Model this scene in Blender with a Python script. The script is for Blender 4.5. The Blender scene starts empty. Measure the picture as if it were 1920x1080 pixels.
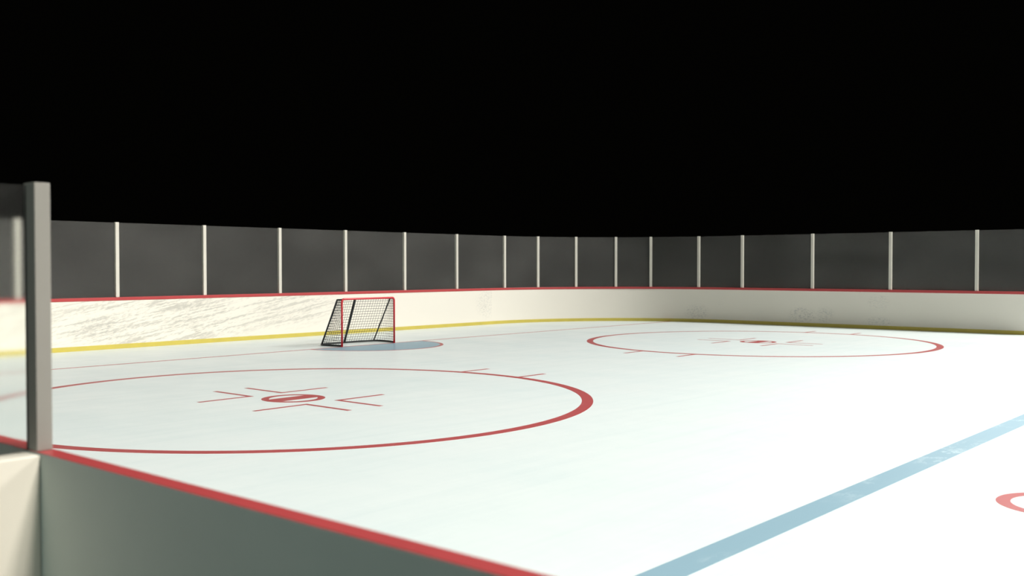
import bpy, bmesh, math, random
from mathutils import Vector, Matrix
random.seed(4)
S = bpy.context.scene
C = S.collection
PI = math.pi

# ------------------------------------------------------------------ camera
YAW, PITCH, ROLL, FPX = 0.8591895, -0.0207309, -0.00079445, 1884.435
cd = bpy.data.cameras.new('camera'); cam = bpy.data.objects.new('camera', cd); C.objects.link(cam)
fw = Vector((math.sin(YAW)*math.cos(PITCH), math.cos(YAW)*math.cos(PITCH), math.sin(PITCH)))
r0 = Vector((math.cos(YAW), -math.sin(YAW), 0)); u0 = r0.cross(fw)
rt = r0*math.cos(ROLL)+u0*math.sin(ROLL); up = -r0*math.sin(ROLL)+u0*math.cos(ROLL)
m = Matrix((rt, up, -fw)).transposed().to_4x4(); m.translation = (-17.2229, -19.73957, 2.0041)
cam.matrix_world = m
cd.sensor_width = 36; cd.lens = FPX/1920*36; cd.clip_start = 0.05; cd.clip_end = 500
cd.dof.use_dof = True; cd.dof.focus_distance = 15.5; cd.dof.aperture_fstop = 2.0
S.camera = cam

# ------------------------------------------------------------------ world, lights, exposure
W = bpy.data.worlds.new('world'); S.world = W; W.use_nodes = True
W.node_tree.nodes['Background'].inputs[0].default_value = (1.0, 0.95, 0.75, 1)
W.node_tree.nodes['Background'].inputs[1].default_value = 0.0008
S.view_settings.view_transform = 'Standard'; S.view_settings.look = 'None'
S.view_settings.exposure = 0; S.view_settings.gamma = 1; S.view_settings.use_curve_mapping = False

def area_light(name, loc, aim, sx, sy, power, color, spread=PI):
    l = bpy.data.lights.new(name, 'AREA'); l.shape = 'RECTANGLE'; l.size = sx; l.size_y = sy
    l.energy = power; l.color = color; l.spread = spread
    o = bpy.data.objects.new(name, l); C.objects.link(o); o.location = loc
    o.rotation_euler = (Vector(aim)-Vector(loc)).to_track_quat('-Z', 'Y').to_euler()
    return o
# main flood bank, high over the stand on the right, behind the photographer's shoulder
area_light('rink_floodlight', (24, -26.5, 28), (-1, -6, 0), 9, 6, 17500, (1.0, 0.985, 0.94))
# flood bank over the stand beyond the right-hand boards
area_light('side_floodlight', (28, -9, 20), (2, -13, 0), 4, 3, 450, (1.0, 0.99, 0.95), math.radians(74))
# unseen light added above the neutral zone to whiten the nearer ice
area_light('ice_fill', (0, -25, 13), (0, -25, 0), 4, 4, 1750, (1.0, 1.0, 0.98), math.radians(122))
# broad dim fill from overhead, added to lift the right-hand boards
area_light('roof_fill', (0, -8, 20), (0, -8, 0), 20, 26, 1000, (1.0, 0.98, 0.93))
# narrow fill from far behind, added to brighten the left end of the rink
area_light('left_end_fill', (-6, -58, 36), (-10, -2, 0), 5, 3, 1200, (1.0, 0.97, 0.90), math.radians(38))
# small unseen light, added to brighten the bench divider
area_light('divider_fill', (-14.2, -36, 12), (-15.6, -13, 0), 1.2, 1.2, 170, (1.0, 0.97, 0.88), math.radians(50))
# soft greenish fill outside the rink, added to lift the near boards' outer face
area_light('near_side_fill', (-24, -20, 9), (-17, -17, 0), 8, 10, 500, (0.82, 1.0, 0.96))

# ------------------------------------------------------------------ helpers
def tag(o, label=None, cat=None, group=None, kind=None):
    if label: o['label'] = label
    if cat: o['category'] = cat
    if group: o['group'] = group
    if kind: o['kind'] = kind
    return o
def obj(name, bm, mat, parent=None, smooth=False):
    me = bpy.data.meshes.new(name); bmesh.ops.recalc_face_normals(bm, faces=bm.faces[:])
    bm.to_mesh(me); bm.free(); me.materials.append(mat)
    if smooth:
        for p in me.polygons: p.use_smooth = True
    o = bpy.data.objects.new(name, me); C.objects.link(o)
    if parent: o.parent = parent
    return o
def empty(name, loc, rz=0):
    o = bpy.data.objects.new(name, None); C.objects.link(o); o.location = loc
    o.rotation_euler = (0, 0, rz); o.empty_display_size = .2
    return o
def box(bm, x0, x1, y0, y1, z0, z1, bev=0):
    vs = [bm.verts.new((x, y, z)) for x in (x0, x1) for y in (y0, y1) for z in (z0, z1)]
    q = [(0,1,3,2),(4,6,7,5),(0,4,5,1),(2,3,7,6),(0,2,6,4),(1,5,7,3)]
    fs = [bm.faces.new([vs[i] for i in f]) for f in q]
    if bev:
        es = list({e for f in fs for e in f.edges})
        bmesh.ops.bevel(bm, geom=es, offset=bev, segments=2, affect='EDGES', profile=.5)
def prism(bm, pts, z0, z1):
    a = [bm.verts.new((x, y, z0)) for x, y in pts]; b = [bm.verts.new((x, y, z1)) for x, y in pts]
    bm.faces.new(a[::-1]); bm.faces.new(b)
    n = len(pts)
    for i in range(n): bm.faces.new((a[i], a[(i+1) % n], b[(i+1) % n], b[i]))
def sweep(bm, path, prof, closed=False):
    """profile of (outward offset, z) swept along a plan path of (x, y, nx, ny)"""
    rings = [[bm.verts.new((x+nx*o, y+ny*o, z)) for o, z in prof] for x, y, nx, ny in path]
    n = len(prof)
    for i in range(len(rings)-1):
        for j in range(n):
            bm.faces.new((rings[i][j], rings[i+1][j], rings[i+1][(j+1) % n], rings[i][(j+1) % n]))
    bm.faces.new(rings[0]); bm.faces.new(rings[-1][::-1])
def tube(bm, pts, r, seg=8, caps=True):
    pts = [Vector(p) for p in pts]; rings = []
    prev = None
    for i, p in enumerate(pts):
        d = (pts[min(i+1, len(pts)-1)]-pts[max(i-1, 0)]).normalized()
        a = prev if prev is not None else (Vector((0, 0, 1)) if abs(d.z) < .9 else Vector((1, 0, 0)))
        a = (a-d*a.dot(d)).normalized(); prev = a; b = d.cross(a)
        rings.append([bm.verts.new(p+(a*math.cos(t)+b*math.sin(t))*r) for t in [2*PI*k/seg for k in range(seg)]])
    for i in range(len(rings)-1):
        for j in range(seg):
            bm.faces.new((rings[i][j], rings[i][(j+1) % seg], rings[i+1][(j+1) % seg], rings[i+1][j]))
    if caps: bm.faces.new(rings[0][::-1]); bm.faces.new(rings[-1])

# ------------------------------------------------------------------ materials
class NT:
    def __init__(s, name):
        s.m = bpy.data.materials.new(name); s.m.use_nodes = True; s.t = s.m.node_tree
        s.b = s.t.nodes['Principled BSDF']; s.out = s.t.nodes['Material Output']
        s.pos = s.n('ShaderNodeNewGeometry').outputs['Position']
    def n(s, typ, **kw):
        x = s.t.nodes.new(typ)
        for k, v in kw.items(): setattr(x, k, v)
        return x
    def l(s, a, b): s.t.links.new(a, b)
    def noise(s, vec, scale, detail=4, rough=.55):
        x = s.n('ShaderNodeTexNoise'); s.l(vec, x.inputs['Vector'])
        x.inputs['Scale'].default_value = scale; x.inputs['Detail'].default_value = detail
        x.inputs['Roughness'].default_value = rough
        return x.outputs['Fac']
    def mapping(s, vec, loc=(0,0,0), rot=(0,0,0), scl=(1,1,1), typ='POINT'):
        x = s.n('ShaderNodeMapping', vector_type=typ); s.l(vec, x.inputs['Vector'])
        x.inputs['Location'].default_value = loc; x.inputs['Rotation'].default_value = rot; x.inputs['Scale'].default_value = scl
        return x.outputs[0]
    def rng(s, v, a, b, c=0., d=1., smooth=False):
        x = s.n('ShaderNodeMapRange', interpolation_type='SMOOTHSTEP' if smooth else 'LINEAR'); s.l(v, x.inputs[0])
        for i, q in enumerate((a, b, c, d)): x.inputs[1+i].default_value = q
        return x.outputs[0]
    def math(s, op, a, b=None):
        x = s.n('ShaderNodeMath', operation=op)
        for i, v in enumerate((a, b)):
            if v is None: continue
            if isinstance(v, (int, float)): x.inputs[i].default_value = v
            else: s.l(v, x.inputs[i])
        return x.outputs[0]
    def mix(s, f, a, b):
        x = s.n('ShaderNodeMix', data_type='RGBA')
        if isinstance(f, (int, float)): x.inputs[0].default_value = f
        else: s.l(f, x.inputs[0])
        for i, v in ((6, a), (7, b)):
            if isinstance(v, tuple): x.inputs[i].default_value = (*v, 1)
            else: s.l(v, x.inputs[i])
        return x.outputs[2]
    def set(s, k, v):
        if isinstance(v, tuple): s.b.inputs[k].default_value = (*v, 1) if len(v) == 3 else v
        elif isinstance(v, (int, float)): s.b.inputs[k].default_value = v
        else: s.l(v, s.b.inputs[k])
def plain(name, col, rough=.5, metal=0., spec=.5, var=.06, scale=3.):
    t = NT(name)
    f = t.noise(t.pos, scale, 5)
    t.set('Base Color', t.mix(t.rng(f, .3, .7), tuple(c*(1-var) for c in col), tuple(min(1, c*(1+var)) for c in col)))
    t.set('Roughness', rough); t.set('Metallic', metal); t.set('Specular IOR Level', spec)
    return t.m

def ice_nodes(t):
    """cloudy blur, faint skate streaks; returns a 0..1 wear value"""
    big = t.noise(t.mapping(t.pos, scl=(.55, .35, 1)), 1.0, 6, .6)
    st1 = t.noise(t.mapping(t.pos, rot=(0, 0, .7), scl=(.25, 3.2, 1)), 1.1, 5, .6)
    st2 = t.noise(t.mapping(t.pos, rot=(0, 0, -.75), scl=(.12, 6.5, 1)), 1.4, 4, .6)
    a = t.math('MULTIPLY', t.rng(big, .35, .7), .55)
    b = t.math('MULTIPLY', t.rng(st1, .45, .75), .30)
    c = t.math('MULTIPLY', t.rng(st2, .55, .8), .18)
    return t.math('ADD', a, t.math('ADD', b, c))
def ice_mat():
    t = NT('ice'); w = ice_nodes(t)
    t.set('Base Color', t.mix(w, (.80, .865, .855), (.655, .75, .75)))
    t.set('Roughness', t.rng(w, 0, 1, .30, .42)); t.set('Specular IOR Level', .22)
    return t.m
def paint_mat(name, col, haze, amt):
    """paint under the ice skin: the skin's frosting lightens it in veins"""
    t = NT(name)
    v = t.noise(t.mapping(t.pos, rot=(0, 0, .5), scl=(.9, 1.6, 1)), 1.5, 7, .65)
    vein = t.rng(t.math('ABSOLUTE', t.math('SUBTRACT', v, .5)), 0, .03, 1, 0)
    big = t.rng(t.noise(t.pos, .9, 4), .5, .8)
    f = t.math('MULTIPLY', t.math('ADD', t.math('MULTIPLY', vein, big), .12), amt)
    t.set('Base Color', t.mix(f, col, haze))
    t.set('Roughness', .34); t.set('Specular IOR Level', .22)
    return t.m
def board_mat(name, streak_patches, smudge_patches):
    """white plastic facing; each patch: centre (x,y,z), radii (x,y,z), strength"""
    t = NT(name)
    base = (.83, .785, .70)
    col = t.mix(t.rng(t.noise(t.pos, .6, 3), .35, .7), tuple(c*.985 for c in base), base)
    def patch(c, r, s):
        g = t.n('ShaderNodeTexGradient', gradient_type='SPHERICAL')
        sub = t.n('ShaderNodeVectorMath', operation='SUBTRACT'); t.l(t.pos, sub.inputs[0]); sub.inputs[1].default_value = c
        dv = t.n('ShaderNodeVectorMath', operation='DIVIDE'); t.l(sub.outputs[0], dv.inputs[0]); dv.inputs[1].default_value = r
        t.l(dv.outputs[0], g.inputs[0])
        return t.math('MULTIPLY', t.rng(g.outputs[0], 0, .55, 0, 1, True), s)
    if streak_patches:
        # puck and stick streaks rising to the right, torn into short dashes
        turned = t.mapping(t.pos, rot=(0, .17, 0)); vec = t.mapping(turned, scl=(.55, 1, 13))
        n1 = t.noise(vec, 1.0, 8, .72)
        n2 = t.noise(t.mapping(t.mapping(t.pos, rot=(0, .3, 0)), scl=(4.5, 1, 19)), 1.5, 6, .7)
        st = t.rng(t.math('ADD', t.math('MULTIPLY', n1, .62), t.math('MULTIPLY', n2, .38)), .485, .56)
        m_ = None
        for p in streak_patches:
            q = patch(*p); m_ = q if m_ is None else t.math('MAXIMUM', m_, q)
        col = t.mix(t.math('MULTIPLY', st, m_), col, (.54, .515, .46))
    if smudge_patches:
        n3 = t.noise(t.mapping(t.pos, rot=(0, .35, 0), scl=(6, 6, 16)), 2.0, 8, .8)
        sm = t.rng(n3, .50, .60)
        m_ = None
        for p in smudge_patches:
            q = patch(*p); m_ = q if m_ is None else t.math('MAXIMUM', m_, q)
        col = t.mix(t.math('MULTIPLY', sm, m_), col, (.30, .31, .32))
    t.set('Base Color', col); t.set('Roughness', .42); t.set('Specular IOR Level', .25)
    return t.m
def glass_mat(name, veil, blur=0.):
    """scuffed acrylic: nearly clear, with a thin film of scratches that scatters light"""
    t = NT(name)
    n = t.noise(t.mapping(t.pos, rot=(.3, .5, 0), scl=(.45, .45, .8)), 1.2, 2, .4)
    st = t.noise(t.mapping(t.pos, scl=(.3, .3, 14)), 1.0, 2, .5)
    f = t.math('MULTIPLY', t.rng(n, .35, .65, .85, 1.12), veil)
    f = t.math('MULTIPLY', f, t.rng(st, .3, .7, .96, 1.04))
    if blur:
        tr = t.n('ShaderNodeBsdfRefraction'); tr.inputs['Roughness'].default_value = blur; tr.inputs['IOR'].default_value = 1.45
    else: tr = t.n('ShaderNodeBsdfTransparent')
    tr.inputs['Color'].default_value = (.99, 1, .99, 1)
    df = t.n('ShaderNodeBsdfDiffuse'); df.inputs['Color'].default_value = (.86, .84, .80, 1)
    tl = t.n('ShaderNodeBsdfTranslucent'); tl.inputs['Color'].default_value = (.86, .84, .80, 1)
    md = t.n('ShaderNodeMixShader'); md.inputs[0].default_value = .1; t.l(df.outputs[0], md.inputs[1]); t.l(tl.outputs[0], md.inputs[2])
    mx = t.n('ShaderNodeMixShader'); t.l(f, mx.inputs[0]); t.l(tr.outputs[0], mx.inputs[1]); t.l(md.outputs[0], mx.inputs[2])
    gl = t.n('ShaderNodeBsdfGlossy'); gl.inputs['Roughness'].default_value = .12
    m2 = t.n('ShaderNodeMixShader'); m2.inputs[0].default_value = .006
    t.l(mx.outputs[0], m2.inputs[1]); t.l(gl.outputs[0], m2.inputs[2]); t.l(m2.outputs[0], t.out.inputs[0])
    return t.m

M = {}
M['ice'] = ice_mat()
M['red_paint'] = paint_mat('red_ice_paint', (.42, .065, .068), (.62, .35, .34), .5)
M['blue_paint'] = paint_mat('blue_ice_paint', (.235, .395, .49), (.70, .80, .82), .8)
M['crease_paint'] = paint_mat('crease_ice_paint', (.235, .385, .475), (.45, .58, .62), .8)
M['cap'] = plain('red_plastic', (.46, .055, .058), .38, var=.04)
M['kick'] = plain('yellow_plastic', (.58, .475, .09), .45, var=.05)
M['board_end'] = board_mat('end_board_plastic',
    [((-3.6, 3.8, .66), (4.2, 2, 1.0), .95), ((-6.2, 3.8, .8), (2.6, 2, .9), .6), ((0.1, 3.8, .85), (2.6, 2, .75), .75)],
    [((-5.3, 3.8, .50), (1.1, 2, .42), .38), ((8.8, 3.8, .72), (.75, 2, .6), .4), ((3.6, 3.8, 1.0), (1.2, 2, .35), .12)])
M['board_side'] = board_mat('side_board_plastic', [],
    [((15, -4.95, .36), (2, .62, .36), .62), ((15, -5.75, .40), (2, .4, .34), .42), ((15, -7.55, .22), (2, .6, .22), .38),
     ((15, -7.55, .85), (2, .45, .35), .25)])
M['board_corner'] = board_mat('corner_board_plastic', [], [((14.87, -.95, .36), (1.0, .55, .36), .5)])
M['board_near'] = board_mat('near_board_plastic', [], [])
M['divider'] = plain('cream_panel', (.80, .74, .64), .6, var=.02)
M['post'] = plain('white_coated_metal', (.66, .625, .55), .5, 0., var=.03)
M['outer'] = plain('grey_green_shaded_face', (.43, .475, .435), .6, var=.02)  # shade of the unlit outer face is put into this darker grey-green
M['near_post'] = plain('grey_coated_metal', (.245, .23, .205), .5, var=.03)
M['glass'] = glass_mat('scuffed_acrylic', .041)
M['near_glass'] = glass_mat('frosted_scuffed_acrylic', .02, .07)
M['goal_red'] = plain('red_enamel', (.60, .022, .035), .3, var=.05)
M['goal_black'] = plain('black_padding', (.017, .021, .022), .55, var=.1)
M['net'] = plain('black_netting', (.035, .037, .037), .8, var=.1)
M['floor'] = plain('dark_rubber_floor', (.05, .052, .05), .8, var=.15)

# ------------------------------------------------------------------ rink shell
XR, XL, YE, RC = 15.0, -15.366, 3.81, 6.0
GATE = -12.08                       # the right-hand boards stop here at a gate opening
H_CAP0, H_CAP1, H_KICK, H_GLASS = 1.19, 1.27, .112, 3.11
YB = -50.0

bm = bmesh.new()                    # ice sheet, rounded at its end
pts = [(XR+.02, YB)]
pts += [(XR-RC+RC*math.cos(a)+.02, YE-RC+RC*math.sin(a)+.02) for a in [PI/2*i/32 for i in range(33)]]
pts += [(XL+RC+RC*math.cos(a)-.02, YE-RC+RC*math.sin(a)+.02) for a in [PI/2+PI/2*i/32 for i in range(33)]]
pts += [(XL-.02, YB)]
prism(bm, pts, -.06, 0)
ice = obj('floor', bm, M['ice']); tag(ice, 'white ice sheet of the rink, cloudy with skate marks', 'ice', kind='structure')
bm = bmesh.new(); box(bm, -40, 40, -60, 30, -.20, -.062)
tag(obj('floor', bm, M['floor']), 'dark floor around the outside of the rink boards', 'floor', kind='structure')

BT = .12
def arc(cx, cy, a0, a1, n, r=RC):
    return [(cx+r*math.cos(a), cy+r*math.sin(a), math.cos(a), math.sin(a)) for a in [a0+(a1-a0)*i/n for i in range(n+1)]]
PATHS = {
 'wall_end':   [(XL+RC, YE, 0, 1), (XR-RC, YE, 0, 1)],
 'wall_corner_right': arc(XR-RC, YE-RC, PI/2, 0, 120),
 'wall_corner_left': arc(XL+RC, YE-RC, PI, PI/2, 120),
 'wall_right': [(XR, YE-RC, 1, 0), (XR, GATE, 1, 0)],
 'wall_left':  [(XL, -24.0, -1, 0), (XL, YE-RC, -1, 0)]}
WALLS = {
 'wall_end': ('board_end', 'scuffed cream boards across the rink end behind the goal'),
 'wall_corner_right': ('board_corner', 'curved white boards rounding the far right corner of the rink'),
 'wall_corner_left': ('board_near', 'curved white boards rounding the left corner of the rink'),
 'wall_right': ('board_side', 'straight shaded grey boards along the right side of the rink'),
 'wall_left': ('board_near', 'dark near boards with a blurred red top in the foreground')}
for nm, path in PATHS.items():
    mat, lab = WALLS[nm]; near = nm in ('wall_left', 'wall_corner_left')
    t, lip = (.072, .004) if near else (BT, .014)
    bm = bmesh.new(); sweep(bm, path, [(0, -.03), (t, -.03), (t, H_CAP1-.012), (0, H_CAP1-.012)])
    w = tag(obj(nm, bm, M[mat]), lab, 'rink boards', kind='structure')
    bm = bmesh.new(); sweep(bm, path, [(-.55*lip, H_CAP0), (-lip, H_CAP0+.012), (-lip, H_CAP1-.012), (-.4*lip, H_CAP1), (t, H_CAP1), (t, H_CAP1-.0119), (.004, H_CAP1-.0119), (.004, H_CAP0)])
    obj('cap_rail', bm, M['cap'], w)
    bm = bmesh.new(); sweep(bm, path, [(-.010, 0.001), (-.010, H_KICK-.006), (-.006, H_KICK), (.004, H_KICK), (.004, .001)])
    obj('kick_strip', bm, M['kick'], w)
    if near:  # thin skin added on the outer face to carry its shade as colour
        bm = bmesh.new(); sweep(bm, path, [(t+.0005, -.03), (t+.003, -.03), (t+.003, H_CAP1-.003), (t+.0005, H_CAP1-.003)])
        tag(obj('shaded_skin', bm, M['outer'], w), 'dark grey-green outer skin with shade in its colour')

# bench divider running outward from the near boards
DY0, DY1 = -15.74, -15.59
bm = bmesh.new(); box(bm, -16.3, -15.442, DY0, DY1, -.06, 1.262, .006)
tag(obj('wall_divider', bm, M['divider']), 'cream bench divider panel behind the dark near boards at lower left', 'divider', kind='structure')

# ------------------------------------------------------------------ ice markings (painted parts of the ice)
ZP = .0012
def mark(name, polys, mat):
    bm = bmesh.new()
    for k, p in enumerate(polys): prism(bm, p, -.004, ZP+.0002*(k % 3))
    return obj(name, bm, mat, ice)
def rect(x0, x1, y0, y1): return [(x0, y0), (x1, y0), (x1, y1), (x0, y1)]
def ring_bm(bm, cx, cy, ro, ri, z, n=160, a0=0, a1=2*PI):
    full = abs(a1-a0-2*PI) < 1e-6
    k = n if full else n+1
    rings = []
    for i in range(k):
        a = a0+(a1-a0)*i/n
        rings.append([bm.verts.new((cx+r*math.cos(a), cy+r*math.sin(a), zz)) for r, zz in ((ri, -.004), (ro, -.004), (ro, z), (ri, z))])
    for i in range(n):
        A, B = rings[i], rings[(i+1) % k]
        for j in range(4): bm.faces.new((A[j], A[(j+1) % 4], B[(j+1) % 4], B[j]))
    if not full: bm.faces.new(rings[0]); bm.faces.new(rings[-1][::-1])
# goal line, ending in the corners' curve
gx = XR-RC+math.sqrt(RC*RC-(YE-RC)**2)
gxl = XL+RC-math.sqrt(RC*RC-(YE-RC)**2)
mark('goal_line', [rect(gxl+.02, gx-.02, -.05, .05)], M['red_paint'])
mark('blue_line', [rect(XL+.02, XR-.02, -16.367, -16.109)], M['blue_paint'])
# goal crease
bm = bmesh.new(); prism(bm, [(x, min(y, -.05)) for x, y in [(1.87*math.cos(a), 1.87*math.sin(a)) for a in [PI+.0175+(PI-.035)*i/64 for i in range(65)]]], -.004, ZP-.0004)
obj('goal_crease', bm, M['crease_paint'], ice)
bm = bmesh.new(); ring_bm(bm, 0, 0, 1.925, 1.84, ZP+.0004, 64, PI+.026, 2*PI-.026); obj('crease_line', bm, M['red_paint'], ice)
def faceoff(cx, cy, circle=True):
    RO = 4.575
    if circle:
        bm = bmesh.new(); ring_bm(bm, cx, cy, RO, RO-.17, ZP)
        for sx in (-1, 1):
            for dy in (-.705, .72):
                x0 = cx+sx*(4.50); x1 = cx+sx*5.24
                prism(bm, rect(min(x0, x1), max(x0, x1), cy+dy-.045, cy+dy+.045), -.004, ZP-.0003)
        obj('faceoff_circle', bm, M['red_paint'], ice)
        bm = bmesh.new()
        for sx in (-1, 1):
            for sy in (-1, 1):
                ax, ay = cx+sx*.255, cy+sy*.66
                prism(bm, rect(min(ax, ax+sx*.95), max(ax, ax+sx*.95), min(ay, ay+sy*.08), max(ay, ay+sy*.08)), -.004, ZP)
                prism(bm, rect(min(ax, ax+sx*.08), max(ax, ax+sx*.08), min(ay+sy*.08, ay+sy*1.01), max(ay+sy*.08, ay+sy*1.01)), -.004, ZP)
        obj('faceoff_player_marks', bm, M['red_paint'], ice)
    bm = bmesh.new(); ring_bm(bm, cx, cy, .48, .365, ZP, 64)
    w = .16; al = math.asin(w/.40); q = []
    q += [(cx+.40*math.cos(a), cy+.40*math.sin(a)) for a in [-al+2*al*i/10 for i in range(11)]]
    q += [(cx+.40*math.cos(a), cy+.40*math.sin(a)) for a in [PI-al+2*al*i/10 for i in range(11)]]
    prism(bm, q, -.004, ZP-.0002)
    obj('faceoff_spot', bm, M['red_paint'], ice)
faceoff(-7.788, -7.185); faceoff(7.436, -7.175)
faceoff(-7.86, -17.73, False)

# ------------------------------------------------------------------ glass posts and panes
PW, PD = .092, .075
def post_bm():
    bm = bmesh.new(); box(bm, -PW/2, PW/2, 0, PD, 0, H_GLASS-H_CAP1+.012, .006); return bm
def where(kind, v):
    """plan position and outward angle of a post standing on the boards"""
    if kind == 'end': return v, YE, PI/2
    if kind == 'side': return XR, v, 0
    a = v; return XR-RC+RC*math.cos(a), YE-RC+RC*math.sin(a), a
CAMX, CAMY = -17.2229, -19.73957
def at_angle(u):          # corner posts, given by bearing from the spot the rink was surveyed from
    d = fw+rt*((u-960)/FPX); best = None
    for i in range(2001):
        a = PI/2*i/2000; x, y = XR-RC+RC*math.cos(a), YE-RC+RC*math.sin(a)
        e = abs((x-CAMX)*d.y-(y-CAMY)*d.x)
        if best is None or e < best[0]: best = (e, a)
    return best[1]
spots = [('end', v) for v in (-9.61, -7.19, -4.79, -2.35, .065, 2.46, 4.89, 7.29)]
CORNER_A = [round(at_angle(u), 5) for u in (948, 1010, 1081, 1155, 1220, 1309)]
spots += [('corner', a) for a in CORNER_A]
spots += [('side', v) for v in (-2.67, -5.28, -7.90, -10.51)]
LAB = [
 'white glass post on end boards, nearest the left corner and farthest from the goal',
 'blurred white glass post seen through the foreground glass at far left',
 'white glass post on end boards, first right of the tall foreground post',
 'white glass post on end boards, second right of the tall foreground post',
 'white glass post on end boards, third right of the foreground post, left of the goal',
 'white glass post on end boards rising just behind the goal',
 'white glass post on end boards, first to the right of the goal',
 'white glass post on end boards, second to the right of the goal',
 'white glass post on the bright start of the corner, third right of the goal',
 'cream glass post on the corner boards, fourth right of the goal',
 'cream glass post on the corner boards, fifth right of the goal',
 'greyish glass post in the middle of the corner, sixth right of the goal',
 'pale grey glass post on the shaded corner, seventh right of the goal',
 'grey glass post near the corner end, eighth right of the goal',
 'grey glass post with bright edge where corner meets right side boards',
 'grey glass post on right side boards, first past the corner',
 'grey glass post on right side boards, second past the corner',
 'grey glass post on right side boards, nearest the right edge of the photo']
proto = None
for i, (k, v) in enumerate(spots):
    x, y, a = where(k, v)
    if proto is None: proto = o = obj('glass_post', post_bm(), M['post'])
    else: o = proto.copy(); C.objects.link(o)
    o.location = (x+math.cos(a)*.022, y+math.sin(a)*.022, H_CAP1); o.rotation_euler = (0, 0, a-PI/2)
    tag(o, LAB[i], 'post', 'glass posts around the rink')
PL = [
 'clear glass barrier on end boards behind the foreground glass, left of the blurred post',
 'clear glass barrier on end boards, partly behind the tall foreground post',
 'smudged glass barrier on end boards between first two posts right of the foreground post',
 'smudged glass barrier on end boards, third right of the foreground post',
 'clear glass barrier on end boards directly left of the goal',
 'clear glass barrier on end boards above and behind the goal',
 'clear glass barrier on end boards between the first two posts right of the goal',
 'clear glass barrier on end boards between the second and third posts right of the goal',
 'narrow clear glass barrier where end boards start to curve, third right of the goal',
 'clear glass barrier on the bright part of the corner, fourth right of the goal',
 'clear glass barrier in the middle of the corner, fifth right of the goal',
 'dark clear glass barrier on the shaded corner, sixth right of the goal',
 'dark clear glass barrier on the shaded corner, seventh right of the goal',
 'dark clear glass barrier at the end of the corner, eighth right of the goal',
 'dark clear glass barrier on right side boards, first past the corner',
 'dark clear glass barrier on right side boards, second past the corner',
 'dark clear glass barrier on right side boards, third past the corner',
 'dark clear glass barrier at the right edge of the photo, last on side boards']
cent = [where(k, v) for k, v in spots] + [(XR, GATE+.02, 0)]
for i in range(len(cent)-1):
    (x0, y0, a0), (x1, y1, a1) = cent[i], cent[i+1]
    off = .022+PD*.5
    p = Vector((x0+math.cos(a0)*off, y0+math.sin(a0)*off, 0)); q = Vector((x1+math.cos(a1)*off, y1+math.sin(a1)*off, 0))
    d = (q-p).normalized(); L = (q-p).length
    s0 = PW/2+.001; s1 = L-(PW/2+.001 if i < len(cent)-2 else 0)
    bm = bmesh.new(); box(bm, s0, s1, -.006, .006, .001, H_GLASS-H_CAP1)
    o = obj('glass_barrier', bm, M['glass']); o.location = (p.x, p.y, H_CAP1); o.rotation_euler = (0, 0, math.atan2(d.y, d.x))
    tag(o, PL[i], 'glass barrier', 'glass barriers around the rink')

# near post and the pane on the bench divider
bm = bmesh.new(); box(bm, -.032, .032, -.05, .05, 0, 1.073, .004)
o = obj('glass_post', bm, M['near_post']); o.location = (-15.4055, -15.65, H_CAP1)
tag(o, 'tall blurred grey post standing on the near boards in the foreground', 'post')
bm = bmesh.new(); box(bm, -16.3, -15.4385, -.006, .006, 1.2635, 2.335)
o = obj('glass_barrier', bm, M['near_glass']); o.location = (0, -15.62, 0)
tag(o, 'hazy foreground glass barrier on the bench divider at the left edge', 'glass barrier')

# ------------------------------------------------------------------ goal
goal = empty('hockey_goal', (0, 0, 0))
tag(goal, 'red framed ice hockey goal with black netting standing at the blue crease', 'hockey goal')
HW, HT = .885, 1.20
for sx in (-1, 1):
    bm = bmesh.new(); tube(bm, [(sx*HW, 0, .0015), (sx*HW, 0, HT-.07), (sx*(HW-.01), 0, HT-.035), (sx*(HW-.03), 0, HT-.008)], .026, 14)
    obj('goal_post', bm, M['goal_red'], goal, True)
bm = bmesh.new(); tube(bm, [(-HW+.03, 0, HT-.008), (-HW+.06, 0, HT), (HW-.06, 0, HT), (HW-.03, 0, HT-.008)], .026, 14)
obj('crossbar', bm, M['goal_red'], goal, True)
def smooth(pts, n=8):
    out = []
    P = [pts[0]]+pts+[pts[-1]]
    for i in range(1, len(P)-2):
        a, b, c, d = [Vector(P[i+k]) for k in (-1, 0, 1, 2)]
        for k in range(n):
            t = k/n
            out.append(.5*((2*b)+(-a+c)*t+(2*a-5*b+4*c-d)*t*t+(-a+3*b-3*c+d)*t**3))
    out.append(Vector(pts[-1])); return out
zb, zt = .026, HT-.02
half_b = [(HW, .03), (.955, .30), (.985, .58), (.93, .76), (.78, .83), (.45, .875), (.15, .885)]
half_t = [(HW, .03), (.885, .10), (.88, .17), (.85, .215), (.72, .27), (.45, .345), (.15, .39)]
base = smooth([(-x, y, zb) for x, y in half_b]+[(x, y, zb) for x, y in half_b[::-1]])
top = smooth([(-x, y, zt) for x, y in half_t]+[(x, y, zt) for x, y in half_t[::-1]])
bm = bmesh.new(); tube(bm, base, .024, 10); obj('base_frame', bm, M['goal_black'], goal, True)
bm = bmesh.new(); tube(bm, top, .018, 10); obj('top_frame', bm, M['goal_black'], goal, True)
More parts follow.
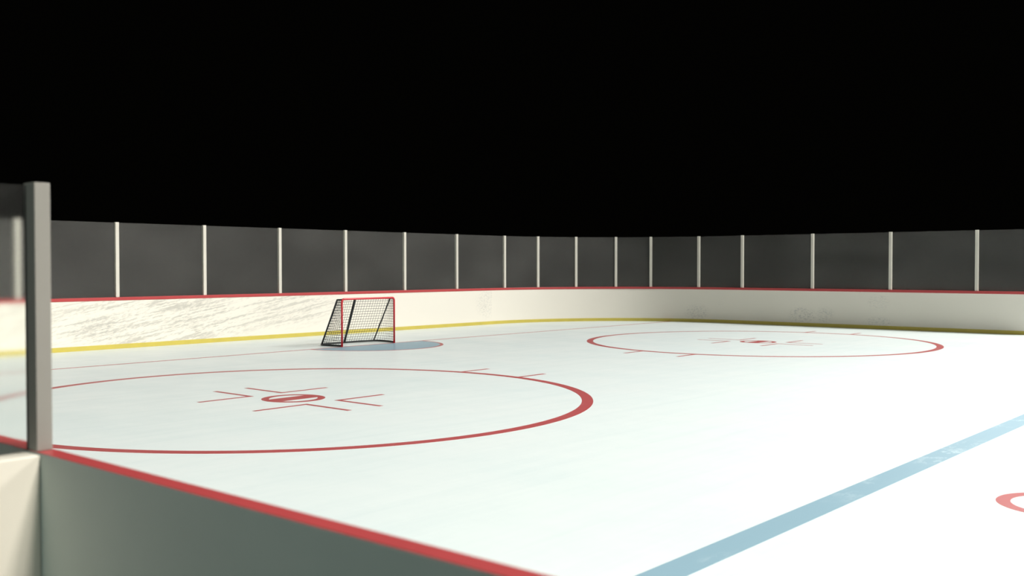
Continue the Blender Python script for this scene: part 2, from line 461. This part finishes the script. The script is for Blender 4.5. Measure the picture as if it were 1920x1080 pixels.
def resample(P, n):
    L = [0]
    for i in range(1, len(P)): L.append(L[-1]+(P[i]-P[i-1]).length)
    out = []; j = 0
    for k in range(n+1):
        s = L[-1]*k/n
        while j < len(P)-2 and L[j+1] < s: j += 1
        f = (s-L[j])/max(1e-9, L[j+1]-L[j]); out.append(P[j].lerp(P[j+1], min(1, f)))
    return out
for xb, xt, rr in ((-.955, -.872, .023), (-.07, -.11, .031), (.88, .885, .018)):
    b = min((p for p in base if p.y > .6), key=lambda p: abs(p.x-xb)); t_ = min((p for p in top if p.y > .15), key=lambda p: abs(p.x-xt))
    bm = bmesh.new(); tube(bm, [(b.x, b.y, b.z), b.lerp(t_, .5), (t_.x, t_.y, t_.z)], rr, 10); obj('stanchion', bm, M['goal_black'], goal, True)
bm = bmesh.new(); cr_ = .0044
NU = 42; NV = 17
def seg_pts(P, k):   # parametrise base and top alike: same fraction along control polygon
    n = len(P)-1; s = k*n; i = min(int(s), n-1); return P[i].lerp(P[i+1], s-i)
# even spacing along the base, matched by parameter on the top
Lb = [0]
for i in range(1, len(base)): Lb.append(Lb[-1]+(base[i]-base[i-1]).length)
ks = []
for k in range(NU+1):
    s = Lb[-1]*k/NU; j = max(i for i in range(len(Lb)) if Lb[i] <= s+1e-9); j = min(j, len(Lb)-2)
    ks.append((j+(s-Lb[j])/(Lb[j+1]-Lb[j]))/(len(base)-1))
def surf(k, v):
    b, t_ = seg_pts(base, k), seg_pts(top, k); p = b.lerp(t_, v)
    sag = math.sin(PI*v)*.02*math.sin(PI*k); return p+Vector((0, -sag, 0))
for k in ks[1:-1]: tube(bm, [surf(k, v/6) for v in range(7)], cr_, 4, False)
for v in range(1, NV): tube(bm, [surf(k, v/NV) for k in ks], cr_, 4, False)
for k in range(1, 5):    # top netting, crossbar to top frame
    y = .08*k
    xs = [p.x for p in top if p.y >= y]
    if xs and y < .38: tube(bm, [(min(xs), y, zt+.006), (max(xs), y, zt+.006)], cr_, 4, False)
for k in range(1, 21):
    x = -HW+2*HW*k/21; yy = min((p for p in top if p.y > .1), key=lambda p: abs(p.x-x)).y
    tube(bm, [(x, 0, zt+.006), (x, yy, zt+.006)], cr_, 4, False)
obj('netting', bm, M['net'], goal)
